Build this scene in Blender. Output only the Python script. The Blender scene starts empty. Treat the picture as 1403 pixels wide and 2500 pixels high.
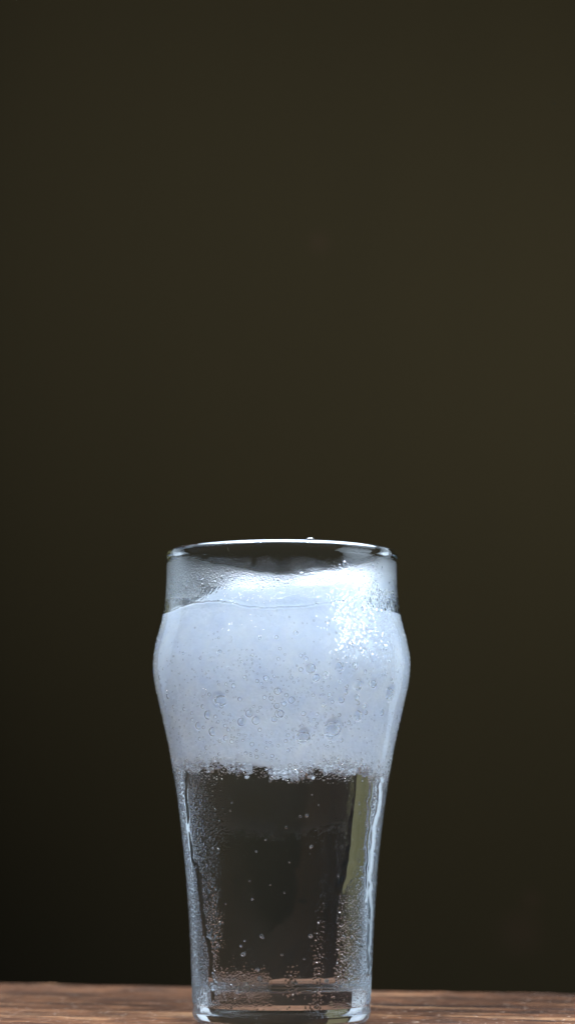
import bpy, bmesh, math, random
import numpy as np
from mathutils import Vector

random.seed(7)
RNG = np.random.default_rng(11)
sc = bpy.context.scene
COL = sc.collection
rad = math.radians

# ------------------------------------------------------------------ camera
F_PX = 5845.0                                   # focal length in pixels of the 1403 x 2500 photograph
CAM = np.array([0.0019, -0.777, 0.0606])
PITCH = math.atan(774.0 / F_PX)
cd = bpy.data.cameras.new("camera")
cam = bpy.data.objects.new("camera", cd)
COL.objects.link(cam)
cam.location = CAM
cam.rotation_euler = (math.pi / 2 + PITCH, 0, 0)
cd.sensor_fit = 'VERTICAL'
cd.sensor_height = 36.0
cd.sensor_width = 36.0 * 1403 / 2500
cd.lens = 36.0 * F_PX / 2500
cd.clip_start, cd.clip_end = 0.01, 60
cd.dof.use_dof = True
cd.dof.focus_distance = 0.748
cd.dof.aperture_fstop = cd.lens / 9.0
sc.camera = cam

# ------------------------------------------------------------------ world, lamps, exposure
w = bpy.data.worlds.new("World")
sc.world = w
w.use_nodes = True
w.node_tree.nodes["Background"].inputs[0].default_value = (0.62, 0.76, 1.0, 1)
w.node_tree.nodes["Background"].inputs[1].default_value = 0.08


def lamp(name, loc, target, sx, sy, power, color, spread=180):
    l = bpy.data.lights.new(name, 'AREA')
    l.shape = 'RECTANGLE'
    l.size, l.size_y = sx, sy
    l.energy = power
    l.color = color
    l.spread = rad(spread)
    o = bpy.data.objects.new(name, l)
    COL.objects.link(o)
    o.location = loc
    d = Vector(target) - Vector(loc)
    o.rotation_euler = d.to_track_quat('-Z', 'Y').to_euler()
    return o


DAY = (0.70, 0.84, 1.0)
lamp("window_light", (0.86, -0.08, 0.56), (0, 0, 0.09), 0.72, 0.80, 1.35, DAY, 70)
lamp("added_left_light", (-0.72, 0.58, 0.30), (0, 0, 0.09), 0.45, 0.6, 0.17, DAY, 80)  # added unseen lamp, brightens the left edge of glass and foam
lamp("side_light", (0.60, 0.46, 0.22), (0, 0, 0.08), 0.26, 0.5, 0.22, DAY, 120)
lamp("added_strip_light", (-0.36, 0.68, 0.20), (0, 0, 0.06), 0.20, 0.30, 0.026, (0.90, 0.88, 0.46))  # added unseen lamp, refracts as the yellow-green strip at right
lamp("added_foam_light", (-0.52, -0.56, 0.95), (0, 0, 0.09), 0.70, 0.32, 4.1, (0.79, 0.87, 1.0), 36)  # added unseen lamp pair above the front, put in to light the foam
lamp("added_foam_light", (0.40, -0.60, 0.95), (0, 0, 0.09), 0.70, 0.32, 4.1, (0.79, 0.87, 1.0), 36)  # second of the added foam lamps
lamp("added_wall_spot", (-1.72, -0.90, 1.27), (0.36, 0.85, 0.34), 0.2, 0.2, 5.2, (1.0, 0.965, 0.76), 28)  # added unseen spot, shapes the brightness gradient on the wall

sc.view_settings.view_transform = 'Standard'
sc.view_settings.look = 'None'
sc.view_settings.exposure = 0.0
sc.view_settings.gamma = 1.0
cy = sc.cycles
cy.max_bounces = 28
cy.transmission_bounces = 24
cy.glossy_bounces = 12
cy.diffuse_bounces = 4
cy.transparent_max_bounces = 8
cy.caustics_reflective = True
cy.caustics_refractive = True
cy.blur_glossy = 0.3
cy.sample_clamp_indirect = 6.0
cy.use_denoising = True


# ------------------------------------------------------------------ helpers
def sstep(a, b, x):
    t = np.clip((np.asarray(x, float) - a) / (b - a), 0, 1)
    return t * t * (3 - 2 * t)


class Noise2:
    """periodic-free smooth value noise on a lattice"""
    def __init__(self, seed, n=256):
        self.n = n
        self.g = np.random.default_rng(seed).random((n, n))

    def __call__(self, x, y):
        x = np.asarray(x, float); y = np.asarray(y, float)
        xi = np.floor(x).astype(int); yi = np.floor(y).astype(int)
        fx = x - xi; fy = y - yi
        fx = fx * fx * (3 - 2 * fx); fy = fy * fy * (3 - 2 * fy)
        n = self.n
        a = self.g[xi % n, yi % n]; b = self.g[(xi + 1) % n, yi % n]
        c = self.g[xi % n, (yi + 1) % n]; d = self.g[(xi + 1) % n, (yi + 1) % n]
        return (a * (1 - fx) + b * fx) * (1 - fy) + (c * (1 - fx) + d * fx) * fy

    def fbm(self, x, y, o=4):
        s = 0; k = 0.5; tot = 0
        for i in range(o):
            s = s + k * self(x * 2 ** i + 17.3 * i, y * 2 ** i + 5.1 * i); tot += k; k *= 0.5
        return s / tot


def np_mesh(name, verts, quads, tris=None, smooth=True):
    me = bpy.data.meshes.new(name)
    verts = np.asarray(verts, np.float32).reshape(-1, 3)
    quads = np.asarray(quads, np.int32).reshape(-1, 4)
    tris = np.zeros((0, 3), np.int32) if tris is None else np.asarray(tris, np.int32).reshape(-1, 3)
    nq, nt = len(quads), len(tris)
    me.vertices.add(len(verts))
    me.vertices.foreach_set("co", verts.ravel())
    me.loops.add(nq * 4 + nt * 3)
    me.loops.foreach_set("vertex_index", np.concatenate([quads.ravel(), tris.ravel()]))
    me.polygons.add(nq + nt)
    me.polygons.foreach_set("loop_start", np.concatenate([np.arange(nq) * 4, nq * 4 + np.arange(nt) * 3]).astype(np.int32))
    me.update(calc_edges=True)
    me.validate()
    me.polygons.foreach_set("use_smooth", np.full(len(me.polygons), smooth))
    me.update()
    return me


def link(name, me, mat=None, parent=None):
    o = bpy.data.objects.new(name, me)
    COL.objects.link(o)
    if mat is not None:
        if len(me.materials) == 0:
            me.materials.append(mat)
    if parent is not None:
        o.parent = parent
    return o


def tag(o, label=None, cat=None, group=None, kind=None):
    if label: o["label"] = label
    if cat: o["category"] = cat
    if group: o["group"] = group
    if kind: o["kind"] = kind
    return o


def empty(name, loc=(0, 0, 0)):
    o = bpy.data.objects.new(name, None)
    o.empty_display_size = 0.02
    COL.objects.link(o)
    o.location = loc
    return o


def grid_quads(nr, nc, wrap):
    """rings x columns -> quads; rings run bottom to top, columns counter-clockwise seen from above"""
    i = np.arange(nr - 1)[:, None]
    j = np.arange(nc if wrap else nc - 1)[None, :]
    j2 = (j + 1) % nc
    return np.stack([i * nc + j, i * nc + j2, (i + 1) * nc + j2, (i + 1) * nc + j], -1).reshape(-1, 4)


# pixel of the photograph -> point of the plane y = yp
def unproject(u, v, yp):
    u = np.asarray(u, float); v = np.asarray(v, float)
    a = (u - 701.5) / F_PX; b = (1250.0 - v) / F_PX
    dy = math.cos(PITCH) - b * math.sin(PITCH)
    dz = math.sin(PITCH) + b * math.cos(PITCH)
    t = (yp - CAM[1]) / dy
    return CAM[0] + a * t, CAM[2] + dz * t


def on_table(u, v):
    a = (u - 701.5) / F_PX; b = (1250.0 - v) / F_PX
    dy = math.cos(PITCH) - b * math.sin(PITCH)
    dz = math.sin(PITCH) + b * math.cos(PITCH)
    t = -CAM[2] / dz
    return CAM[0] + a * t, CAM[1] + dy * t


# ------------------------------------------------------------------ materials
def new_mat(name):
    m = bpy.data.materials.new(name)
    m.use_nodes = True
    nt = m.node_tree
    nt.nodes.clear()
    out = nt.nodes.new("ShaderNodeOutputMaterial")
    return m, nt, out


def N(nt, typ, **kw):
    n = nt.nodes.new(typ)
    for k, v in kw.items():
        if k in n.inputs:
            n.inputs[k].default_value = v
        else:
            setattr(n, k, v)
    return n


def ramp(nt, stops):
    r = nt.nodes.new("ShaderNodeValToRGB")
    e = r.color_ramp.elements
    while len(e) < len(stops):
        e.new(0.5)
    for el, (p, c) in zip(e, stops):
        el.position = p
        el.color = (c[0], c[1], c[2], 1) if not isinstance(c, (int, float)) else (c, c, c, 1)
    return r


def mat_glass():
    m, nt, out = new_mat("clear_glass")
    g = N(nt, "ShaderNodeBsdfGlass", IOR=1.5)
    g.inputs["Color"].default_value = (0.975, 0.992, 1.0, 1)
    at = N(nt, "ShaderNodeAttribute", attribute_name="fog")
    tc = N(nt, "ShaderNodeTexCoord")
    nz = N(nt, "ShaderNodeTexNoise", Scale=2600.0, Detail=2.0)
    vo = N(nt, "ShaderNodeTexVoronoi", Scale=1900.0)
    nt.links.new(tc.outputs["Object"], nz.inputs["Vector"])
    nt.links.new(tc.outputs["Object"], vo.inputs["Vector"])
    mu = N(nt, "ShaderNodeMath", operation='MULTIPLY')
    mu.inputs[1].default_value = 0.45
    nt.links.new(at.outputs["Fac"], mu.inputs[0])
    nt.links.new(mu.outputs[0], g.inputs["Roughness"])
    ad = N(nt, "ShaderNodeMath", operation='SUBTRACT')
    nt.links.new(nz.outputs["Fac"], ad.inputs[0])
    nt.links.new(vo.outputs["Distance"], ad.inputs[1])
    mb = N(nt, "ShaderNodeMath", operation='MULTIPLY')
    nt.links.new(ad.outputs[0], mb.inputs[0])
    nt.links.new(at.outputs["Fac"], mb.inputs[1])
    bp = N(nt, "ShaderNodeBump", Strength=0.55, Distance=0.00022)
    nt.links.new(mb.outputs[0], bp.inputs["Height"])
    nt.links.new(bp.outputs["Normal"], g.inputs["Normal"])
    nt.links.new(g.outputs[0], out.inputs["Surface"])
    return m


def mat_clear(name, ior, color=(1, 1, 1)):
    m, nt, out = new_mat(name)
    g = N(nt, "ShaderNodeBsdfGlass", IOR=ior, Roughness=0.0)
    g.inputs["Color"].default_value = (*color, 1)
    nt.links.new(g.outputs[0], out.inputs["Surface"])
    return m


def mat_foam():
    m, nt, out = new_mat("white_foam")
    p = N(nt, "ShaderNodeBsdfPrincipled", Roughness=0.65)
    p.inputs["Subsurface Weight"].default_value = 1.0
    p.inputs["Subsurface Radius"].default_value = (1.0, 1.05, 1.15)
    p.inputs["Subsurface Scale"].default_value = 0.008
    tc = N(nt, "ShaderNodeTexCoord")
    nz = N(nt, "ShaderNodeTexNoise", Scale=120.0, Detail=6.0, Roughness=0.65)
    nt.links.new(tc.outputs["Object"], nz.inputs["Vector"])
    r = ramp(nt, [(0.3, (0.74, 0.79, 0.86)), (0.7, (0.88, 0.91, 0.95))])
    nt.links.new(nz.outputs["Fac"], r.inputs[0])
    nt.links.new(r.outputs[0], p.inputs["Base Color"])
    v = N(nt, "ShaderNodeTexVoronoi", Scale=900.0)
    n2 = N(nt, "ShaderNodeTexNoise", Scale=1500.0, Detail=3.0)
    nt.links.new(tc.outputs["Object"], v.inputs["Vector"])
    nt.links.new(tc.outputs["Object"], n2.inputs["Vector"])
    ad = N(nt, "ShaderNodeMath", operation='ADD')
    nt.links.new(v.outputs["Distance"], ad.inputs[0])
    nt.links.new(n2.outputs["Fac"], ad.inputs[1])
    bp = N(nt, "ShaderNodeBump", Strength=0.35, Distance=0.0002)
    nt.links.new(ad.outputs[0], bp.inputs["Height"])
    nt.links.new(bp.outputs["Normal"], p.inputs["Normal"])
    nt.links.new(p.outputs[0], out.inputs["Surface"])
    return m


def mat_wood():
    m, nt, out = new_mat("old_brown_wood")
    p = N(nt, "ShaderNodeBsdfPrincipled", Roughness=0.7)
    p.inputs["Specular IOR Level"].default_value = 0.25
    tc = N(nt, "ShaderNodeTexCoord")
    oi = N(nt, "ShaderNodeObjectInfo")
    mp = N(nt, "ShaderNodeMapping")
    mp.inputs["Scale"].default_value = (8, 95, 95)
    va = N(nt, "ShaderNodeVectorMath", operation='ADD')
    nt.links.new(tc.outputs["Object"], va.inputs[0])
    nt.links.new(oi.outputs["Random"], va.inputs[1])
    nt.links.new(va.outputs[0], mp.inputs["Vector"])
    n1 = N(nt, "ShaderNodeTexNoise", Scale=1.0, Detail=8.0, Roughness=0.68, Distortion=0.6)
    nt.links.new(mp.outputs[0], n1.inputs["Vector"])
    r = ramp(nt, [(0.34, (0.012, 0.0049, 0.0020)), (0.46, (0.038, 0.0150, 0.0058)),
                  (0.56, (0.076, 0.0315, 0.0128)), (0.72, (0.21, 0.118, 0.058))])
    nt.links.new(n1.outputs["Fac"], r.inputs[0])
    nl = N(nt, "ShaderNodeTexNoise", Scale=60.0, Detail=3.0, Roughness=0.6)
    nt.links.new(tc.outputs["Object"], nl.inputs["Vector"])
    rl = ramp(nt, [(0.35, 0.6), (0.62, 1.2)])
    nt.links.new(nl.outputs["Fac"], rl.inputs[0])
    mw = N(nt, "ShaderNodeMix", data_type='RGBA', blend_type='MULTIPLY')
    mw.inputs[0].default_value = 1.0
    nt.links.new(r.outputs[0], mw.inputs[6])
    nt.links.new(rl.outputs[0], mw.inputs[7])
    # pale worn specks
    n3 = N(nt, "ShaderNodeTexNoise", Scale=420.0, Detail=4.0, Roughness=0.7)
    nt.links.new(tc.outputs["Object"], n3.inputs["Vector"])
    r3 = ramp(nt, [(0.58, 0.0), (0.72, 0.75)])
    nt.links.new(n3.outputs["Fac"], r3.inputs[0])
    mx = N(nt, "ShaderNodeMix", data_type='RGBA')
    nt.links.new(r3.outputs[0], mx.inputs[0])
    nt.links.new(mw.outputs[2], mx.inputs[6])
    mx.inputs[7].default_value = (0.26, 0.19, 0.14, 1)
    dt = N(nt, "ShaderNodeAttribute", attribute_name="dirt_shade")
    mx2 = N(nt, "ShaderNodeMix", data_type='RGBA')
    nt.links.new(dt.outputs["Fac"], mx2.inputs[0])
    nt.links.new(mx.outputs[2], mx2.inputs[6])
    mx2.inputs[7].default_value = (0.007, 0.004, 0.003, 1)  # dark of joint and crack dirt, plus painted shadow beside the foot
    nt.links.new(mx2.outputs[2], p.inputs["Base Color"])
    mp2 = N(nt, "ShaderNodeMapping")
    mp2.inputs["Scale"].default_value = (60, 700, 700)
    nt.links.new(tc.outputs["Object"], mp2.inputs["Vector"])
    n2 = N(nt, "ShaderNodeTexNoise", Scale=1.0, Detail=5.0, Roughness=0.6)
    nt.links.new(mp2.outputs[0], n2.inputs["Vector"])
    bp = N(nt, "ShaderNodeBump", Strength=0.7, Distance=0.0008)
    nt.links.new(n2.outputs["Fac"], bp.inputs["Height"])
    nt.links.new(bp.outputs["Normal"], p.inputs["Normal"])
    nt.links.new(p.outputs[0], out.inputs["Surface"])
    return m


WALL_Y = 0.85


def mat_wall():
    m, nt, out = new_mat("olive_brown_paint")
    p = N(nt, "ShaderNodeBsdfPrincipled", Roughness=0.9)
    p.inputs["Specular IOR Level"].default_value = 0.15
    tc = N(nt, "ShaderNodeTexCoord")
    mp = N(nt, "ShaderNodeMapping")
    mp.inputs["Scale"].default_value = (9, 9, 2.2)
    nt.links.new(tc.outputs["Object"], mp.inputs["Vector"])
    n1 = N(nt, "ShaderNodeTexNoise", Scale=1.0, Detail=5.0, Roughness=0.55)
    nt.links.new(mp.outputs[0], n1.inputs["Vector"])
    r = ramp(nt, [(0.3, (0.0106, 0.0086, 0.0041)), (0.7, (0.0118, 0.0095, 0.0045))])
    nt.links.new(n1.outputs["Fac"], r.inputs[0])
    cur = r.outputs[0]
    for (u, v, size) in ((778, 592, 0.006), (1270, 2278, 0.013), (1295, 2195, 0.006)):
        x, z = unproject(u, v, WALL_Y)
        d = N(nt, "ShaderNodeVectorMath", operation='DISTANCE')
        d.inputs[1].default_value = (float(x), WALL_Y, float(z))
        g = N(nt, "ShaderNodeNewGeometry")
        nt.links.new(g.outputs["Position"], d.inputs[0])
        mr = N(nt, "ShaderNodeMapRange")
        mr.inputs[1].default_value = size * 0.4
        mr.inputs[2].default_value = size * 1.6
        mr.inputs[3].default_value = 1.0
        mr.inputs[4].default_value = 0.0
        nt.links.new(d.outputs["Value"], mr.inputs[0])
        mx = N(nt, "ShaderNodeMix", data_type='RGBA')
        nt.links.new(mr.outputs[0], mx.inputs[0])
        nt.links.new(cur, mx.inputs[6])
        mx.inputs[7].default_value = (0.014, 0.010, 0.006, 1)
        cur = mx.outputs[2]
    nt.links.new(cur, p.inputs["Base Color"])
    n2 = N(nt, "ShaderNodeTexNoise", Scale=180.0, Detail=3.0)
    nt.links.new(tc.outputs["Object"], n2.inputs["Vector"])
    bp = N(nt, "ShaderNodeBump", Strength=0.3, Distance=0.001)
    nt.links.new(n2.outputs["Fac"], bp.inputs["Height"])
    nt.links.new(bp.outputs["Normal"], p.inputs["Normal"])
    nt.links.new(p.outputs[0], out.inputs["Surface"])
    return m


M_GLASS = mat_glass()
M_WATER = mat_clear("sparkling_water", 1.333, (0.985, 0.995, 1.0))
M_DROP = mat_clear("water_drop", 1.333)
M_FACE = mat_clear("water_against_glass", 1.333 / 1.5, (0.985, 0.995, 1.0))
M_AIR = mat_clear("air_in_water", 1 / 1.333)
M_FOAM = mat_foam()
def mat_fleck():
    m, nt, out = new_mat("white_fleck")
    p = N(nt, "ShaderNodeBsdfPrincipled", Roughness=0.5)
    tc = N(nt, "ShaderNodeTexCoord")
    nz = N(nt, "ShaderNodeTexNoise", Scale=700.0)
    nt.links.new(tc.outputs["Object"], nz.inputs["Vector"])
    r = ramp(nt, [(0.3, (0.82, 0.86, 0.91)), (0.7, (0.90, 0.93, 0.96))])
    nt.links.new(nz.outputs["Fac"], r.inputs[0])
    nt.links.new(r.outputs[0], p.inputs["Base Color"])
    nt.links.new(p.outputs[0], out.inputs["Surface"])
    return m


M_FLECK = mat_fleck()
M_WOOD = mat_wood()
M_WALL = mat_wall()

# ------------------------------------------------------------------ setting: wall
bm = bmesh.new()
bmesh.ops.create_cube(bm, size=1.0)
bmesh.ops.scale(bm, vec=(5.0, 0.12, 3.6), verts=bm.verts)
bmesh.ops.translate(bm, vec=(0, WALL_Y + 0.06, 0.9), verts=bm.verts)
me = bpy.data.meshes.new("wall")
bm.to_mesh(me); bm.free()
tag(link("wall", me, M_WALL), "plain dark olive brown wall, out of focus behind the glass", "wall", kind="thing")

# ------------------------------------------------------------------ table of weathered planks
YAW = -rad(16.0)
table = empty("wooden_table", (0, 0, 0))
table.rotation_euler = (0, 0, YAW)
tag(table, "weathered brown plank table that the glass stands on", "table", kind="thing")
NW = Noise2(5)
cyw, syw = math.cos(-YAW), math.sin(-YAW)


def to_table(x, y):
    return x * cyw - y * syw, x * syw + y * cyw


CRACKS = []
for pts, wd, dp in ((((900, 2473), (960, 2474), (1040, 2476), (1120, 2479), (1200, 2481), (1260, 2483), (1330, 2485)), 0.0045, 0.0028),
                    (((1090, 2456), (1180, 2458), (1260, 2459), (1300, 2462)), 0.0016, 0.0012),
                    (((0, 2443), (60, 2444), (170, 2447), (260, 2449)), 0.003, 0.0012),
                    (((250, 2474), (330, 2475), (420, 2477), (500, 2479)), 0.011, 0.0042),  # groove whose dark colour also stands in for the glass's cast shadow
                    (((-60, 2468), (60, 2470), (200, 2473), (300, 2475)), 0.012, 0.0018),
                    (((560, 2438), (330, 2436), (250, 2433)), 0.002, 0.0008)):
    CRACKS.append((np.array([to_table(*on_table(u, v)) for u, v in pts]), wd, dp))

seam = to_table(*on_table(250, 2475))[1]
edges_y = [seam - 0.235, seam - 0.118, seam, seam + 0.068, to_table(*on_table(701, 2411))[1]]


def make_plank(y0, y1, idx, dense):
    gap = 0.0009
    y0 += gap; y1 -= gap
    nx = 460 if dense else 80
    ny = int((y1 - y0) / 0.0006) if dense else 30
    xs = np.concatenate([np.linspace(-0.55, -0.17, 30)[:-1], np.linspace(-0.17, 0.17, nx), np.linspace(0.17, 0.55, 30)[1:]])
    ys = np.linspace(y0, y1, ny)
    X, Y = np.meshgrid(xs, ys)
    Z = (NW.fbm(X * 22 + idx * 9, Y * 260, 4) - 0.5) * 0.0011 + (NW.fbm(X * 150, Y * 900 + idx, 3) - 0.5) * 0.0006
    e = np.minimum(Y - y0, y1 - Y)
    wob = 0.0012 * NW.fbm(X * 60 + 3, Y * 10 + idx * 4, 3)
    Z -= 0.003 * np.exp(-np.clip(e - wob, 0, 1) / 0.0010)
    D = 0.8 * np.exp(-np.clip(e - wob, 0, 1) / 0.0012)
    for pts, wd, dp in CRACKS:
        ln = np.interp(X, pts[np.argsort(pts[:, 0]), 0], pts[np.argsort(pts[:, 0]), 1])
        ln = ln + (NW.fbm(X * 120 + 40, X * 0 + idx, 3) - 0.5) * 0.0022
        x0, x1 = pts[:, 0].min(), pts[:, 0].max()
        amp = sstep(x0 - 0.004, x0 + 0.006, X) * (1 - sstep(x1 - 0.006, x1 + 0.008, X)) * (0.5 + NW(X * 300, X * 0 + 2.5))
        groove = amp * np.exp(-((Y - ln) / (wd * 0.5)) ** 2)
        Z -= dp * groove
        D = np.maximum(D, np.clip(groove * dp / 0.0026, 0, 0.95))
    Z -= Z.max() * 0 + 0.0002
    nr, nc = X.shape
    top = np.stack([X, Y, Z], -1).reshape(-1, 3)
    q = [grid_quads(nr, nc, False)]
    b0 = len(top)
    ring = np.concatenate([np.arange(nc), np.arange(1, nr) * nc + nc - 1, (nr - 1) * nc + np.arange(nc - 2, -1, -1), np.arange(nr - 2, 0, -1) * nc])
    low = top[ring].copy(); low[:, 2] = -0.028
    n = len(ring); k = np.arange(n)
    q.append(np.stack([b0 + k, b0 + (k + 1) % n, ring[(k + 1) % n], ring[k]], -1))
    c = b0 + n
    cen = np.array([[0, (y0 + y1) / 2, -0.028]])
    tr = np.stack([np.full(n, c), b0 + (k + 1) % n, b0 + k], -1)
    me = np_mesh("plank", np.concatenate([top, low, cen]), np.concatenate(q), tr)
    da = me.attributes.new("dirt_shade", 'FLOAT', 'POINT')
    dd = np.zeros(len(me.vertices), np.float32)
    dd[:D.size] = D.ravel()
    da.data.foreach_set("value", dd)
    return link("plank", me, M_WOOD, table)


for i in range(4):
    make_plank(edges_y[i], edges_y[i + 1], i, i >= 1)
for sx in (-0.48, 0.48):
    for yy in (edges_y[0] + 0.05, edges_y[-1] - 0.05):
        bm = bmesh.new()
        bmesh.ops.create_cube(bm, size=1.0)
        for v in bm.verts:
            k = 0.045 if v.co.z > 0 else 0.032
            v.co = Vector((sx + v.co.x * k, yy + v.co.y * k, -0.0285 if v.co.z > 0 else -0.72))
        bmesh.ops.bevel(bm, geom=bm.edges[:], offset=0.003, segments=1, affect='EDGES')
        me = bpy.data.meshes.new("leg"); bm.to_mesh(me); bm.free()
        link("leg", me, M_WOOD, table)

# ------------------------------------------------------------------ glass profile, read off the photograph's outline
OUT_PX = [(1372, 279.5), (1400, 280), (1450, 281.5), (1480, 284), (1500, 287), (1530, 295), (1560, 304), (1590, 310.5),
          (1620, 314), (1640, 313.5), (1670, 309), (1700, 302.5), (1750, 291), (1800, 279.5), (1850, 269.5), (1900, 259.5),
          (1950, 252.5), (2000, 246), (2050, 240), (2100, 235), (2150, 230.5), (2200, 227), (2270, 223), (2330, 220), (2400, 217.5),
          (2430, 216.5), (2452, 215)]
pr_z, pr_r = [], []
for v, hw in OUT_PX:
    x, z = unproject(701.5 + hw, v, 0.0)
    pr_z.append(float(z)); pr_r.append(float(x - CAM[0]))
pr_z = np.array(pr_z[::-1]); pr_r = np.array(pr_r[::-1])
zf = np.linspace(pr_z[0], pr_z[-1], 900)
rf = np.interp(zf, pr_z, pr_r)
for _ in range(40):                                                     # smooth the polyline into a curve
    rf[1:-1] = 0.25 * rf[:-2] + 0.5 * rf[1:-1] + 0.25 * rf[2:]
for _ in range(3):
    k = np.ones(31) / 31
    rp = np.concatenate([np.full(15, rf[0]), rf, np.full(15, rf[-1])])
    sm = np.convolve(rp, k, 'valid')
    wgt = np.clip(np.minimum(np.arange(900), 899 - np.arange(900)) / 40.0, 0, 1)
    rf = rf * (1 - wgt) + sm * wgt
Z_LO, Z_HI = float(zf[0]), float(zf[-1])
_, Z_RIM = unproject(701.5, 1350, 0.0)
Z_RIM = float(Z_RIM)


def R_out(z):
    return np.interp(z, zf, rf)


WALL_T = 0.0021
FLOOR = float(unproject(701.5, 2412, 0.0)[1])


def R_in(z):
    t = WALL_T + 0.0006 * (1 - sstep(0.01, 0.05, z))
    corner = np.clip((FLOOR + 0.004 - z) / 0.004, 0, 1)
    return R_out(z) - t - 0.004 * (1 - np.sqrt(np.clip(1 - corner ** 2, 0, 1)))


def on_glass(u, v, inset=0.0):
    """pixels of the photograph -> angle and height on the glass's front"""
    u = np.asarray(u, float); v = np.asarray(v, float)
    yp = np.full(u.shape, -0.03)
    for _ in range(12):
        x, z = unproject(u, v, yp)
        R = R_out(np.clip(z, Z_LO, Z_HI)) - inset
        s = np.clip(x / R, -0.999, 0.999)
        yp = 0.4 * yp + 0.6 * (-R * np.sqrt(1 - s * s))
    return np.arcsin(s), z


def project(x, y, z):
    dx, dy, dz = x - CAM[0], y - CAM[1], z - CAM[2]
    f = dy * math.cos(PITCH) + dz * math.sin(PITCH)
    up = -dy * math.sin(PITCH) + dz * math.cos(PITCH)
    return 701.5 + F_PX * dx / f, 1250 - F_PX * up / f


# ------------------------------------------------------------------ where the condensation sits (photograph pixels of the front)
NA, NB, NC = Noise2(21), Noise2(22), Noise2(23)


def box(u, v, x0, x1, y0, y1, s=14.0):
    return sstep(x0 - s, x0 + s, u) * (1 - sstep(x1 - s, x1 + s, u)) * sstep(y0 - s, y0 + s, v) * (1 - sstep(y1 - s, y1 + s, v))


def edge_left(v):
    return 687.0 - np.interp(v, [p[0] for p in OUT_PX], [p[1] for p in OUT_PX])


def edge_right(v):
    return 687.0 + np.interp(v, [p[0] for p in OUT_PX], [p[1] for p in OUT_PX])


RUNS = [  # clear rivulets: path, half width px, bead height m
    ([(452, 1845), (458, 1880), (456, 1930), (459, 1990), (464, 2050), (470, 2095), (484, 2130), (488, 2170), (494, 2220), (503, 2280), (513, 2330), (516, 2400), (518, 2440)], 4.5, 0.00011),
    ([(884, 1870), (878, 1910), (872, 1960), (866, 2010), (862, 2060), (852, 2100), (842, 2140), (826, 2180)], 13.0, 0.00022),
    ([(905, 1880), (903, 1930), (900, 1980), (897, 2030), (894, 2080), (893, 2140), (892, 2200)], 5.0, 0.00030),
    ([(930, 1900), (922, 1960), (912, 2020), (904, 2080), (900, 2140), (902, 2200), (902, 2270), (900, 2330), (898, 2390)], 6.0, 0.00020),
    ([(498, 1348), (498, 1362)], 8.0, 0.0001),
    ([(620, 1345), (619, 1378)], 6.0, 0.0001),
    ([(800, 2080), (812, 2180), (806, 2300), (800, 2430)], 12.0, 0.00005),
    ([(668, 2200), (676, 2320), (680, 2430)], 16.0, 0.00003),
    ([(742, 2200), (744, 2320), (752, 2430)], 14.0, 0.00003),
]


def run_dist(u, v, pts):
    p = np.array(pts, float)
    c = np.interp(v, p[:, 1], p[:, 0])
    inside = sstep(p[0, 1] - 8, p[0, 1] + 8, v) * (1 - sstep(p[-1, 1] - 8, p[-1, 1] + 8, v))
    wob = (NA(v * 0.05, v * 0 + p[0, 0]) - 0.5) * 5
    return np.abs(u - c - wob), inside


def density(u, v):
    """wanted cover of small drops, 0..1"""
    n = NA.fbm(u * 0.02, v * 0.02, 4)
    eL, eR = edge_left(v), edge_right(v)
    top = np.interp(u, [420, 520, 600, 680, 760, 820, 880, 940], [1372, 1378, 1388, 1396, 1400, 1392, 1378, 1368])
    neck = sstep(top - 10, top + 45, v) * (1 - sstep(1455, 1480, v))
    d = 0.85 * neck
    d = np.maximum(d, 0.5 * box(u, v, 800, 965, 1372, 1450))
    d = np.maximum(d, 0.07 * box(u, v, 380, 1000, 1490, 1860, 20) * sstep(0.42, 0.62, n))
    d = np.maximum(d, 0.75 * box(u, v, 820, 955, 1450, 1620, 20) * sstep(0.35, 0.5, n + 0.1))
    fringe = np.interp(u, [430, 520, 600, 660, 700, 760, 850, 950], [1860, 1868, 1872, 1886, 1892, 1890, 1885, 1880])
    d = np.maximum(d, 0.9 * np.exp(-((v - fringe - 6) / 20) ** 2) * box(u, v, 440, 900, 1780, 1960))
    lower = sstep(1840, 1870, v)
    left = (1 - sstep(62, 150 - 0.16 * np.clip(v - 1900, 0, 500), u - eL + 40 * (n - 0.5)))
    d = np.maximum(d, 1.0 * left * lower)
    right = sstep(-112, -92, u - eR) * (1 - 0.85 * sstep(2400, 2428, v))
    d = np.maximum(d, 1.0 * right * lower * (0.35 + 0.65 * sstep(2100, 2200, v) + 0.6 * sstep(-42, -30, u - eR)))
    col = np.interp(v, [2080, 2200, 2300, 2430], [805, 785, 778, 772])
    d = np.maximum(d, 0.62 * np.exp(-((u - col) / 21) ** 2) * sstep(2050, 2110, v))
    d = np.maximum(d, 0.34 * np.exp(-((u - 822) / 18) ** 2) * box(u, v, 780, 870, 1900, 2130))
    d = np.maximum(d, 0.55 * sstep(2330, 2400, v) * (1 - sstep(2440, 2462, v)) * box(u, v, 470, 660, 2300, 2470))
    d = np.maximum(d, 0.75 * np.exp(-((u - 712) / 20) ** 2) * sstep(2330, 2390, v) * (1 - sstep(2425, 2450, v)))
    d = np.maximum(d, 0.03 * lower)
    for pts, hw, _ in RUNS:
        ds, ins = run_dist(u, v, pts)
        d = d * (1 - ins * (1 - sstep(hw * 0.8, hw * 1.5, ds)))
    for (cx, cyy, r) in ((840, 1370, 9), (858, 1388, 7), (940, 1372, 9), (948, 1395, 10), (936, 1425, 10), (955, 1438, 8), (497, 1362, 9)):
        d = d * (1 - np.exp(-(((u - cx) / r) ** 2 + ((v - cyy) / (r * 1.4)) ** 2) * 0.7))
    return np.clip(d, 0, 1)


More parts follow.
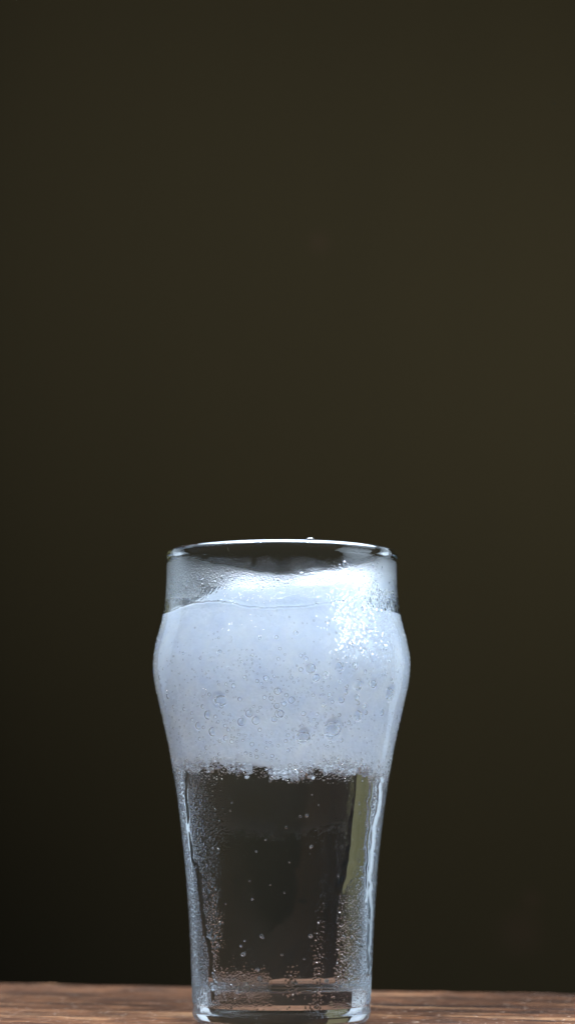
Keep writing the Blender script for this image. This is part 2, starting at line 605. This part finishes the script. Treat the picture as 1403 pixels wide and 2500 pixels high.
def fogmap(u, v):
    """wanted haze of drops too small to see, 0..1"""
    eL, eR = edge_left(v), edge_right(v)
    top = np.interp(u, [420, 520, 600, 680, 760, 820, 880, 940], [1352, 1366, 1384, 1396, 1400, 1386, 1362, 1350])
    n = NB.fbm(u * 0.015, v * 0.012, 4)
    f = 0.85 * sstep(top - 26, top + 30, v) * (1 - 0.72 * sstep(1412, 1448, v)) * (1 - sstep(1440, 1472, v))
    f = np.maximum(f, 0.75 * (1 - sstep(60, 130, np.minimum(u - eL, eR - u))) * sstep(1356, 1376, v) * (1 - sstep(1450, 1485, v)))
    f = np.maximum(f, 0.60 * n * sstep(1346, 1366, v) * (1 - sstep(1400, 1450, v)))
    lower = sstep(1850, 1900, v)
    f = np.maximum(f, lower * (0.22 * (1 - sstep(60, 230, u - eL)) + 0.015))
    f = np.maximum(f, 0.25 * lower * sstep(-110, -90, u - eR))
    f = np.maximum(f, 0.5 * sstep(2340, 2400, v) * (1 - sstep(2430, 2460, v)) * (1 - sstep(640, 690, u)))
    f = f * (0.55 + 0.9 * n)
    for pts, hw, _ in RUNS:
        ds, ins = run_dist(u, v, pts)
        f = f * (1 - 0.95 * ins * (1 - sstep(hw * 0.8, hw * 1.4, ds)))
    return np.clip(f, 0, 1)


# ------------------------------------------------------------------ glass body: outer wall carries the drops as relief
STEP = 0.00016
half = rad(98)
nf = int(2 * half * 0.037 / STEP)
th = np.concatenate([np.linspace(-half, half, nf), np.linspace(half, 2 * math.pi - half, 150)[1:-1]])
NTH = len(th)
zs = np.linspace(Z_LO, Z_HI, int((Z_HI - Z_LO) / STEP))
NZ = len(zs)
TH, ZZ = np.meshgrid(th, zs)
RR = R_out(ZZ)
PX, PY = project(RR * np.sin(TH), -RR * np.cos(TH), ZZ)
front = np.cos(TH) > 0.0
H = np.zeros_like(RR)

# drops: jittered lattices of beads, kept where the mist sits
def lattice(sp, seed, z0, z1, a0=half):
    g = np.random.default_rng(seed)
    na, nz_ = int(2 * a0 * 0.034 / sp), int((z1 - z0) / (sp * 0.87))
    A, B = np.meshgrid(np.arange(na), np.arange(nz_))
    A = A + 0.5 * (B % 2) + g.uniform(-0.45, 0.45, A.shape)
    B = B + g.uniform(-0.45, 0.45, B.shape)
    t = -a0 + A.ravel() * (2 * a0 / na)
    z = z0 + B.ravel() * sp * 0.87
    x, y = R_out(z) * np.sin(t), -R_out(z) * np.cos(t)
    u, v = project(x, y, z)
    return t, z, u, v


ct, cz, cu, cv, rr, stretch, tilt = [], [], [], [], [], [], []
for sp, seed, v0, v1 in ((0.00082, 3, 1500, 2479), (0.00060, 4, 1340, 1500)):
    za, zb_ = float(unproject(701.5, v1, 0)[1]), float(unproject(701.5, v0, 0)[1])
    t, z, u, v = lattice(sp, seed, max(za, Z_LO + 0.0005), min(zb_, Z_HI - 0.0005))
    d = density(u, v)
    d = np.where(np.abs(t) > rad(74), np.where(v > 1850, 0.9, 0.2), d)
    k = RNG.random(len(t)) < d
    t, z, u, v, d = t[k], z[k], u[k], v[k], d[k]
    r = sp * 0.40 * RNG.uniform(0.65, 1.2, len(t)) * (0.55 + 0.45 * d)
    big = RNG.random(len(t)) < 0.05
    r[big] *= RNG.uniform(1.2, 1.7, big.sum())
    wavy = box(u, v, 805, 960, 1440, 1640, 20) > 0.4
    r = np.where(wavy, r * 1.7, r)
    sg = np.where(v < 1700, RNG.uniform(1.0, 1.6, len(t)), RNG.uniform(0.9, 1.25, len(t)))
    sg = np.where(wavy, sg * 1.5, sg)
    ct.append(t); cz.append(z); cu.append(u); cv.append(v); rr.append(r); stretch.append(sg)
    tilt.append(RNG.uniform(-0.3, 0.3, len(t)) + np.where(wavy, -0.3, 0.0))
ct, cz, cu, cv, rr, stretch, tilt = [np.concatenate(q) for q in (ct, cz, cu, cv, rr, stretch, tilt)]
dth = 2 * half / (nf - 1)
dz = zs[1] - zs[0]
for k in range(len(ct)):
    a = rr[k]; b = a * stretch[k]; R0 = float(R_out(cz[k]))
    ja = (ct[k] + half) / dth; ia = (cz[k] - zs[0]) / dz
    wj = a * 1.3 / (R0 * dth); wi = b * 1.3 / dz
    j0, j1 = max(0, int(ja - wj)), min(nf, int(ja + wj) + 2)
    i0, i1 = max(0, int(ia - wi)), min(NZ, int(ia + wi) + 2)
    if j1 <= j0 or i1 <= i0:
        continue
    xx = ((np.arange(j0, j1) - ja) * dth * R0)[None, :]
    yy = ((np.arange(i0, i1) - ia) * dz)[:, None]
    xr = xx + tilt[k] * yy
    q = np.clip(1 - (xr / a) ** 2 - (yy / b) ** 2, 0, 1)
    hh = 0.70 * a * np.sqrt(q) * (0.5 + 0.5 * q)
    sub = H[i0:i1, j0:j1]
    np.maximum(sub, hh, out=sub)

# rivulets and the wet sheet on the shoulder
for pts, hw, hgt in RUNS:
    ds, ins = run_dist(PX, PY, pts)
    pr = np.clip(1 - (ds / (hw * 1.1)) ** 2, 0, 1)
    H = np.where(front & (ins > 0), np.maximum(H * (1 - 0.0 * ins), hgt * np.sqrt(pr) * pr ** 0.5 * ins), H)
wet = box(PX, PY, 800, 975, 1430, 1700, 30) * front
H += wet * 0.00016 * (NC.fbm(TH * 62 + ZZ * 250, ZZ * 520, 3) - 0.5)
H += 0.00005 * (NC.fbm(TH * 14, ZZ * 60, 3) - 0.5) * front
ramp_z = np.clip(np.minimum(np.arange(NZ), NZ - 1 - np.arange(NZ)) / 6.0, 0, 1)[:, None]
ramp_t = np.where(np.arange(NTH) < nf, np.clip(np.minimum(np.arange(NTH), nf - 1 - np.arange(NTH)) / 6.0, 0, 1), 0)[None, :]
H *= ramp_z * ramp_t
FOG = np.where(front, fogmap(PX, PY), 0.0) * ramp_z
FOG = FOG * np.where(H > 0.00012, 0.25, 1.0)

Rh = RR + H
outer = np.stack([Rh * np.sin(TH), -Rh * np.cos(TH), ZZ], -1)

# foot (below) and lip + inside (above), plain rings
foot = [(p / 7523.0, z) for p, z in ((214.2, 0.0031), (212.8, 0.0023), (210.8, 0.0016), (208.2, 0.0010), (205.6, 0.0006), (203.8, 0.0003))]
rh = foot[-1][0]
foot += [(rh - 0.0006, 0.0001), (rh - 0.0018, 0.00005), (rh - 0.0042, 0.0001), (rh - 0.0055, 0.0006),
         (rh - 0.008, 0.0013), (rh * 0.5, 0.0018), (rh * 0.2, 0.002), (0.0004, 0.002)]
lip = []
rt = float(R_out(Z_HI))
rc = rt - WALL_T / 2 + 0.0001
hz = Z_RIM - Z_HI
lip += [(rt + 0.0003, Z_HI + hz * 0.25), (rt + 0.00045, Z_HI + hz * 0.5)]
for t in np.linspace(0, math.pi, 13):
    lip.append((rc + (WALL_T / 2 + 0.0003) * math.cos(t), Z_RIM - 0.0012 + 0.0013 * math.sin(t)))
lip += [(rt - WALL_T - 0.0001, Z_HI + hz * 0.35)]
Z_WATER = float(on_glass(np.array([687.0]), np.array([1480.0]), WALL_T)[1][0])                          # below this line the water is the inner face of the glass
ins = [(float(R_in(z)), float(z)) for z in np.linspace(Z_HI - 0.0005, Z_WATER, 30)]
wet_in = [(float(R_in(z)), float(z)) for z in np.linspace(Z_WATER, FLOOR + 0.0042, 100)]
wet_in += [(float(R_in(z)), float(z)) for z in FLOOR + 0.004 * (1 - np.sin(np.linspace(0.05, math.pi / 2, 9)))]
rl = wet_in[-1][0]
wet_in += [(rl * 0.9, FLOOR - 0.0001), (rl * 0.6, FLOOR - 0.0002), (rl * 0.25, FLOOR - 0.0002), (0.0004, FLOOR - 0.0002)]
s, c = np.sin(th), -np.cos(th)


def rings(lst):
    a = np.array(lst)
    return np.stack([a[:, :1] * s[None], a[:, :1] * c[None], np.repeat(a[:, 1:], NTH, 1)], -1)


allv = np.concatenate([rings(foot[::-1]), outer, rings(lip), rings(ins)], 0)
nr = allv.shape[0]
quads = grid_quads(nr, NTH, True)
verts = allv.reshape(-1, 3)
cb = len(verts)
verts = np.concatenate([verts, [[0, 0, 0.002]]])
j = np.arange(NTH)
tris = np.stack([np.full(NTH, cb), (j + 1) % NTH, j], -1)
glass = empty("pint_glass", (0, 0, 0))
tag(glass, "tall clear pint glass with bulging shoulder, misted with condensation", "glass", kind="thing")
me = np_mesh("body", verts, quads, tris)
fa = np.zeros(len(verts), np.float32)
n0 = len(foot) * NTH
fa[n0:n0 + NZ * NTH] = FOG.ravel()
at = me.attributes.new("fog", 'FLOAT', 'POINT')
at.data.foreach_set("value", fa)
link("body", me, M_GLASS, glass)


# ------------------------------------------------------------------ unit shapes
def ico(level, jitter=0.0, seed=0):
    bm = bmesh.new()
    bmesh.ops.create_icosphere(bm, subdivisions=level, radius=1.0)
    r = random.Random(seed)
    if jitter:
        for v in bm.verts:
            v.co *= 1 + r.uniform(-jitter, jitter)
    V = np.array([v.co[:] for v in bm.verts]); T = np.array([[v.index for v in f.verts] for f in bm.faces])
    bm.free()
    return V, T


def many(name, V, T, pos, scl, mat, parent):
    """join many small pieces into one 'stuff' mesh"""
    n = len(pos)
    VV = V[None] * scl[:, None, :] + pos[:, None, :]
    TT = T[None] + (np.arange(n) * len(V))[:, None, None]
    me = np_mesh(name, VV.reshape(-1, 3), np.zeros((0, 4), int), TT.reshape(-1, 3))
    o = link(name, me, mat, parent)
    o["kind"] = "stuff"
    return o


# ------------------------------------------------------------------ foam: bubbles transcribed from the photograph
B1 = [(745, 1078, 12), (752, 1215, 25), (1140, 1080, 15), (1302, 1070, 20), (1335, 1180, 15), (885, 1535, 25), (825, 1590, 14), (1312, 1585, 38),
      (1185, 1648, 22), (1250, 1655, 24), (1305, 1730, 30), (1375, 1712, 25), (768, 1730, 25), (635, 1815, 50), (713, 1835, 20), (740, 1887, 16),
      (1035, 1803, 40), (1100, 1873, 44), (1330, 1805, 48), (1280, 1860, 30), (805, 1925, 20), (680, 1980, 50), (810, 2045, 32), (868, 2080, 22),
      (545, 1920, 42), (600, 1940, 18), (1140, 1965, 20), (945, 1665, 22), (270, 1625, 36), (570, 1270, 16), (410, 1225, 16), (1320, 1275, 16),
      (1200, 1460, 30), (1145, 1745, 14), (1080, 1740, 14), (1120, 1785, 14), (490, 1800, 20), (750, 1670, 80), (1070, 1240, 14), (1280, 1445, 16),
      (960, 1885, 45), (1065, 2105, 22), (630, 2140, 24), (1240, 2090, 14), (1205, 2090, 12), (200, 1450, 24), (590, 1735, 22)]
B2 = [(165, 1030, 24), (105, 875, 10), (340, 910, 10), (455, 925, 10), (485, 912, 10), (490, 1040, 10), (550, 1030, 12), (618, 1000, 10), (215, 1245, 18),
      (265, 1278, 24), (313, 1365, 52), (215, 1378, 22), (365, 1455, 40), (455, 1425, 32), (595, 1350, 50), (735, 1335, 26), (700, 1140, 32), (828, 1205, 28),
      (855, 1255, 16), (1010, 1180, 35), (835, 1395, 18), (875, 1425, 12), (597, 1490, 18), (770, 1520, 62), (915, 1515, 42), (1070, 1600, 88), (755, 1645, 32),
      (765, 1702, 22), (660, 1540, 16), (490, 1620, 22), (610, 1670, 35), (655, 1590, 28), (830, 1725, 28), (840, 1795, 22), (770, 1820, 58), (990, 1790, 38),
      (585, 1820, 20), (530, 1955, 112), (240, 2030, 82), (125, 1672, 36), (75, 1625, 20), (290, 1895, 12), (675, 1895, 24), (605, 2065, 24), (435, 1720, 26),
      (335, 1625, 18), (240, 1805, 25), (20, 1805, 40), (70, 1840, 14), (120, 1455, 18), (1075, 1470, 16), (1130, 1390, 18), (1155, 1340, 14), (1200, 1720, 20),
      (1075, 1800, 15), (1045, 1930, 14), (355, 1945, 14), (340, 1865, 14), (770, 1955, 10), (615, 2370, 50), (300, 2385, 48), (60, 1235, 10), (1235, 1505, 26)]
bub = [(350 + x / 4.008, 1290 + y / 4.008, r / 4.008) for x, y, r in B1] + [(680 + x / 4.008, 1290 + y / 4.008, r / 4.008) for x, y, r in B2]
tries = 0
while len(bub) < 285 and tries < 20000:
    tries += 1
    u = random.uniform(395, 980); v = random.triangular(1580, 1870, 1790)
    if not edge_left(v) + 18 < u < edge_right(v) - 18: continue
    if NC(u * 0.02, v * 0.02) < random.uniform(0.45, 0.8): continue
    r = random.choice((1.8, 2.0, 2.4, 2.8, 3.2, 3.8, 4.8))
    if all((u - a) ** 2 + (v - b) ** 2 > (r + q + 2) ** 2 for a, b, q in bub):
        bub.append((u, v, r))
bub = np.array(bub)
PXM = 0.742 / F_PX                                                       # metres per photograph pixel on the glass's front
GAP = 0.00035
foam = empty("foam", (0, 0, 0))
tag(foam, "thick blue white foam full of bubbles filling upper half of the glass", "foam", kind="thing")
halff = rad(108)
nff = 480
tf = np.concatenate([np.linspace(-halff, halff, nff), np.linspace(halff, 2 * math.pi - halff, 90)[1:-1]])
NTF = len(tf)
edge_u = [300, 410, 440, 500, 560, 620, 660, 700, 750, 800, 850, 880, 930, 1100]
edge_v = [1866, 1866, 1864, 1862, 1864, 1868, 1874, 1886, 1880, 1872, 1874, 1872, 1894, 1890]
top_u = [300, 405, 440, 480, 530, 570, 600, 650, 740, 800, 880, 930, 960, 1100]
top_v = [1500, 1500, 1484, 1474, 1470, 1475, 1484, 1488, 1484, 1474, 1462, 1452, 1446, 1440]
eu = np.linspace(400, 975, 60)
_, zb = on_glass(eu, np.interp(eu, edge_u, edge_v), WALL_T)
tb, _ = on_glass(eu, np.full(60, 1860.0), WALL_T)
_, zt = on_glass(eu, np.interp(eu, top_u, top_v), WALL_T)
tt, _ = on_glass(eu, np.full(60, 1478.0), WALL_T)


def ends(t, tk, zk):
    tw = (t + math.pi) % (2 * math.pi) - math.pi
    return np.interp(np.where(np.abs(tw) > math.pi / 2, np.sign(tw) * math.pi - tw, tw), tk, zk)


zbot = ends(tf, tb, zb) + 0.0020 * (NA.fbm(tf * 40, tf * 0 + 3, 4) - 0.5) + 0.008 * sstep(0.0, 0.9, -np.cos(tf))
ztop = ends(tf, tt, zt) + 0.0004 * (NA.fbm(tf * 30, tf * 0 + 8, 3) - 0.5)
NZF = 210
tlin = np.linspace(0, 1, NZF)[:, None]
ZF = zbot[None] * (1 - tlin) + ztop[None] * tlin
TF = np.repeat(tf[None], NZF, 0)
RF = R_in(ZF) - GAP
dents = np.zeros_like(RF)
dents += 0.00016 * NB.fbm(TF * 90, ZF * 2400, 4) * (0.4 + 0.6 * (1 - sstep(0.09, 0.115, ZF)))
dents += 0.0002 * NC.fbm(TF * 25, ZF * 700, 3)
bt, bz = on_glass(bub[:, 0], bub[:, 1], WALL_T)
br = bub[:, 2] * PXM
for k in range(len(bub)):
    d2 = ((TF - bt[k]) * 0.038) ** 2 + (ZF - bz[k]) ** 2
    cap = np.sqrt(np.clip((br[k] * 0.98) ** 2 - d2, 0, None)) * 0.80
    dents = np.maximum(dents, cap)
e0 = np.clip(tlin / 0.012, 0, 1); e1 = np.clip((1 - tlin) / 0.012, 0, 1)
dents += 0.0003 * (1 - np.sqrt(1 - (1 - e0) ** 2)) + 0.0008 * (1 - np.sqrt(1 - (1 - e1) ** 2))
RF = RF - dents
side = np.stack([RF * np.sin(TF), -RF * np.cos(TF), ZF], -1)
DOME = float(unproject(701.5, 1426, 0.0)[1])
dome, under = [], []
for k in np.linspace(0, 1, 40)[1:]:
    r = RF[-1] * (1 - k) + 0.0002
    x, y = r * np.sin(tf), -r * np.cos(tf)
    lift = (DOME - ztop.mean()) * (0.7 * sstep(0.0, 0.07, k) + 0.3 * sstep(0.05, 0.4, k)) * (1.0 + 5.0 * x) * sstep(-0.034, -0.016, x) + 0.003 * (NB.fbm(x * 90 + 7, y * 90, 4) - 0.5) * sstep(0, 0.15, k)
    dome.append(np.stack([x, y, ztop * (1 - k) + ztop.mean() * k + lift], -1))
for k in np.linspace(1, 0, 26)[:-1]:
    r = RF[0] * (1 - k) + 0.0002
    x, y = r * np.sin(tf), -r * np.cos(tf)
    under.append(np.stack([x, y, zbot * (1 - k) + (zbot[nff // 2] + 0.005) * k + 0.0005 * (NB.fbm(x * 260, y * 260 + 5, 3) - 0.5) * min(1, k * 8)], -1))
fv = np.concatenate([np.array(under), side, np.array(dome)], 0)
me = np_mesh("froth", fv.reshape(-1, 3), grid_quads(fv.shape[0], NTF, True))
link("froth", me, M_FOAM, foam)

mt = np.linspace(-rad(80), rad(80), 260)
mz = np.interp(mt, tf[:nff], ztop[:nff]) + 0.0002
ma = np.linspace(0, 2 * math.pi, 9)[:-1]
mr = 0.00032
MR = R_in(mz)[:, None] - mr * 0.8 + mr * np.cos(ma)[None] * np.sin(np.linspace(0.05, math.pi - 0.05, 260))[:, None] ** 0.3
MZ = mz[:, None] + 0.7 * mr * np.sin(ma)[None] * np.sin(np.linspace(0.05, math.pi - 0.05, 260))[:, None] ** 0.3
mv = np.stack([MR * np.sin(mt)[:, None], -MR * np.cos(mt)[:, None], MZ], -1)
link("meniscus", np_mesh("meniscus", mv.reshape(-1, 3), grid_quads(260, 8, True)), M_DROP, foam)

V3, T3 = ico(3)
meb = np_mesh("bubble", V3, np.zeros((0, 4), int), T3)
meb.materials.append(M_AIR)
flat = {}
for k in range(len(bub)):
    R0 = float(R_in(bz[k])) - br[k] * 0.80 - 0.00006
    o = bpy.data.objects.new("bubble", meb)
    COL.objects.link(o)
    o.parent = foam
    o.location = (R0 * math.sin(bt[k]), -R0 * math.cos(bt[k]), bz[k])
    wide = 1.0 if bub[k, 2] < 17 else 0.66
    o.scale = (br[k], br[k] * 0.80, br[k] * wide)
    o.rotation_euler = (random.uniform(-.1, .1), random.uniform(-.2, .2), bt[k])

# froth grain: bubbles too small to count, in drifts over the lower half of the foam
nt_ = 1300
gu = RNG.uniform(385, 990, nt_); gv = RNG.triangular(1490, 1790, 1865, nt_)
kg = (RNG.random(nt_) < sstep(0.42, 0.62, NC.fbm(gu * 0.018, gv * 0.022, 3))) & (gu > edge_left(gv) + 8) & (gu < edge_right(gv) - 8)
gu, gv = gu[kg], gv[kg]
gt, gz = on_glass(gu, gv, WALL_T)
gr = (0.9 + 1.5 * RNG.random(len(gu)) ** 2) * PXM
Rq = R_in(gz) - gr * 0.7 - 0.00006
Vg, Tg = ico(2)
many("foam_grain", Vg, Tg, np.stack([Rq * np.sin(gt), -Rq * np.cos(gt), gz], -1), np.repeat(gr[:, None], 3, 1), M_AIR, foam)

# froth fringe: white flecks and tiny bubbles thinning out below the foam
nfk = 1700
fu = RNG.uniform(425, 950, nfk)
fvv = np.interp(fu, edge_u, edge_v) + RNG.normal(6, 7, nfk) + 8 * (NA.fbm(fu * 0.03, fu * 0, 3) - 0.5)
clump = NB.fbm(fu * 0.035, fvv * 0.05, 3)
okf = (RNG.random(nfk) < sstep(0.36, 0.52, clump)) & (fu > edge_left(fvv) + 8) & (fu < edge_right(fvv) - 8) & (RNG.random(nfk) < np.where(fu > 880, 0.35, np.where(fu < 600, 0.25, 1.0)))
fu, fvv = fu[okf], fvv[okf]
ft, fz = on_glass(fu, fvv, WALL_T)
fr = 0.00014 + 0.00050 * RNG.random(len(fu)) ** 2
Rq = R_in(fz) - fr * 0.9 - RNG.uniform(0.00006, 0.0004, len(fu))
pos = np.stack([Rq * np.sin(ft), -Rq * np.cos(ft), fz], -1)
V1, T1 = ico(1, 0.25, 3)
many("foam_fleck", V1, T1, pos, fr[:, None] * RNG.uniform(0.7, 1.3, (len(fu), 3)), M_FLECK, foam)
nfb = 1100
fu = RNG.uniform(440, 940, nfb)
fvv = np.interp(fu, edge_u, edge_v) + RNG.normal(4, 12, nfb) - 8 * (fu < 640) * RNG.random(nfb)
kb = RNG.random(nfb) < sstep(0.40, 0.60, NC.fbm(fu * 0.022, fvv * 0.03, 3))
fu, fvv = fu[kb], fvv[kb]
nfb = len(fu)
ft, fz = on_glass(fu, fvv, WALL_T)
fr = (1.3 + 5.0 * RNG.random(nfb) ** 2.5) * PXM
Rq = R_in(fz) - fr - 0.00008
pos = np.stack([Rq * np.sin(ft), -Rq * np.cos(ft), fz], -1)
V2, T2 = ico(2)
many("fringe_bubble", V2, T2, pos, np.repeat(fr[:, None], 3, 1), M_AIR, foam)

# ------------------------------------------------------------------ water
wv = rings(wet_in[::-1])
zl = Z_WATER
lid = rings([(wet_in[0][0] * f, zl) for f in (1.0, 0.9, 0.6, 0.3, 0.01)])
nw = len(wv)
verts = np.concatenate([wv.reshape(-1, 3), lid.reshape(-1, 3), [[0, 0, FLOOR - 0.0002], [0, 0, zl]]])
cb, ctp = len(verts) - 2, len(verts) - 1
q1 = grid_quads(nw, NTH, True)
q2 = grid_quads(5, NTH, True) + nw * NTH
t1 = np.stack([np.full(NTH, cb), (j + 1) % NTH, j], -1)
t2 = np.stack([np.full(NTH, ctp), (nw + 4) * NTH + j, (nw + 4) * NTH + (j + 1) % NTH], -1)
water = empty("sparkling_water", (0, 0, FLOOR))
tag(water, "clear sparkling water below the foam in the glass", "water", kind="thing")
me = np_mesh("liquid", verts - np.array([0, 0, FLOOR]), np.concatenate([q1, q2]), np.concatenate([t1, t2]))
me.materials.append(M_FACE)
me.materials.append(M_WATER)
mi = np.zeros(len(me.polygons), np.int32)
mi[len(q1):len(q1) + len(q2)] = 1
mi[len(q1) + len(q2) + NTH:] = 1
me.polygons.foreach_set("material_index", mi)
link("liquid", me, None, water)
SPECK = [(511, 2285, 5), (515, 2290, 3), (638, 2285, 4), (641, 2289, 3), (589, 2310, 3), (598, 2297, 2.5), (593, 2330, 5), (597, 2327, 3), (688, 2331, 3), (758, 2285, 5),
         (742, 2341, 2.5), (628, 2367, 4.5), (634, 2388, 5), (570, 2390, 3), (545, 2400, 4), (617, 2195, 3), (748, 1990, 4), (732, 1992, 3), (698, 2019, 3), (759, 2066, 4),
         (757, 2070, 2.5), (565, 1978, 2), (568, 1958, 2), (626, 2078, 2.5), (845, 2340, 5), (862, 2352, 6), (855, 2370, 5), (872, 2330, 4), (880, 2378, 4), (722, 2400, 4),
         (798, 2395, 5), (660, 2160, 2), (706, 2105, 2), (694, 2179, 2), (610, 2150, 2), (838, 2287, 4), (553, 2207, 2), (649, 2050, 2), (776, 1965, 2), (760, 1940, 2)]
su = np.array(SPECK)
stt, szz = on_glass(su[:, 0], su[:, 1], WALL_T)
for k in range(len(su)):
    r = su[k, 2] * PXM * 1.1
    R0 = float(R_in(szz[k])) - r * 0.9 - 0.0001
    o = bpy.data.objects.new("bubble", meb)
    COL.objects.link(o)
    o.parent = water
    o.location = (R0 * math.sin(stt[k]), -R0 * math.cos(stt[k]), szz[k] - FLOOR)
    o.scale = (r, r * 0.85, r)

# ------------------------------------------------------------------ single larger drops on the outside of the glass
def cap_mesh():
    V, T = ico(3)
    V = V.copy()
    V[:, 1] = np.where(V[:, 1] > 0, V[:, 1] * 0.25, V[:, 1])             # flat side towards the glass (+y)
    V[:, 0] *= 1 - 0.18 * np.clip(V[:, 2], 0, 1)
    return np_mesh("water_droplet", V, np.zeros((0, 4), int), T)


med = cap_mesh()
med.materials.append(M_DROP)
DROPS = [(773, 1474, 5), (562, 1560, 7), (498, 1688, 9), (437, 2002, 4), (447, 2067, 3), (479, 2117, 4), (884, 1904, 4), (876, 1962, 4), (878, 1985, 4.5),
         (892, 2010, 5), (838, 1872, 8), (712, 1893, 5), (735, 1890, 8), (407, 1690, 6), (902, 1668, 6), (840, 1375, 6), (858, 1390, 5), (780, 1412, 5), (735, 1400, 4)]
du = np.array(DROPS)
dt_, dz_ = on_glass(du[:, 0], du[:, 1])
for k in range(len(du)):
    r = du[k, 2] * PXM
    R0 = float(R_out(dz_[k]))
    o = bpy.data.objects.new("water_droplet", med)
    COL.objects.link(o)
    o.parent = glass
    o.location = (R0 * math.sin(dt_[k]), -R0 * math.cos(dt_[k]), dz_[k])
    o.scale = (r * 0.85, r * 0.5, r * 1.15)
    o.rotation_euler = (0, 0, dt_[k])
o = bpy.data.objects.new("water_droplet", med)                           # the one lying on the rim
COL.objects.link(o)
o.parent = glass
x, z = unproject(757, 1322, -0.0365)
o.location = (float(x), -0.0362, Z_RIM)
o.scale = (0.0013, 0.0008, 0.0009)
o.rotation_euler = (rad(-90), 0, rad(4))
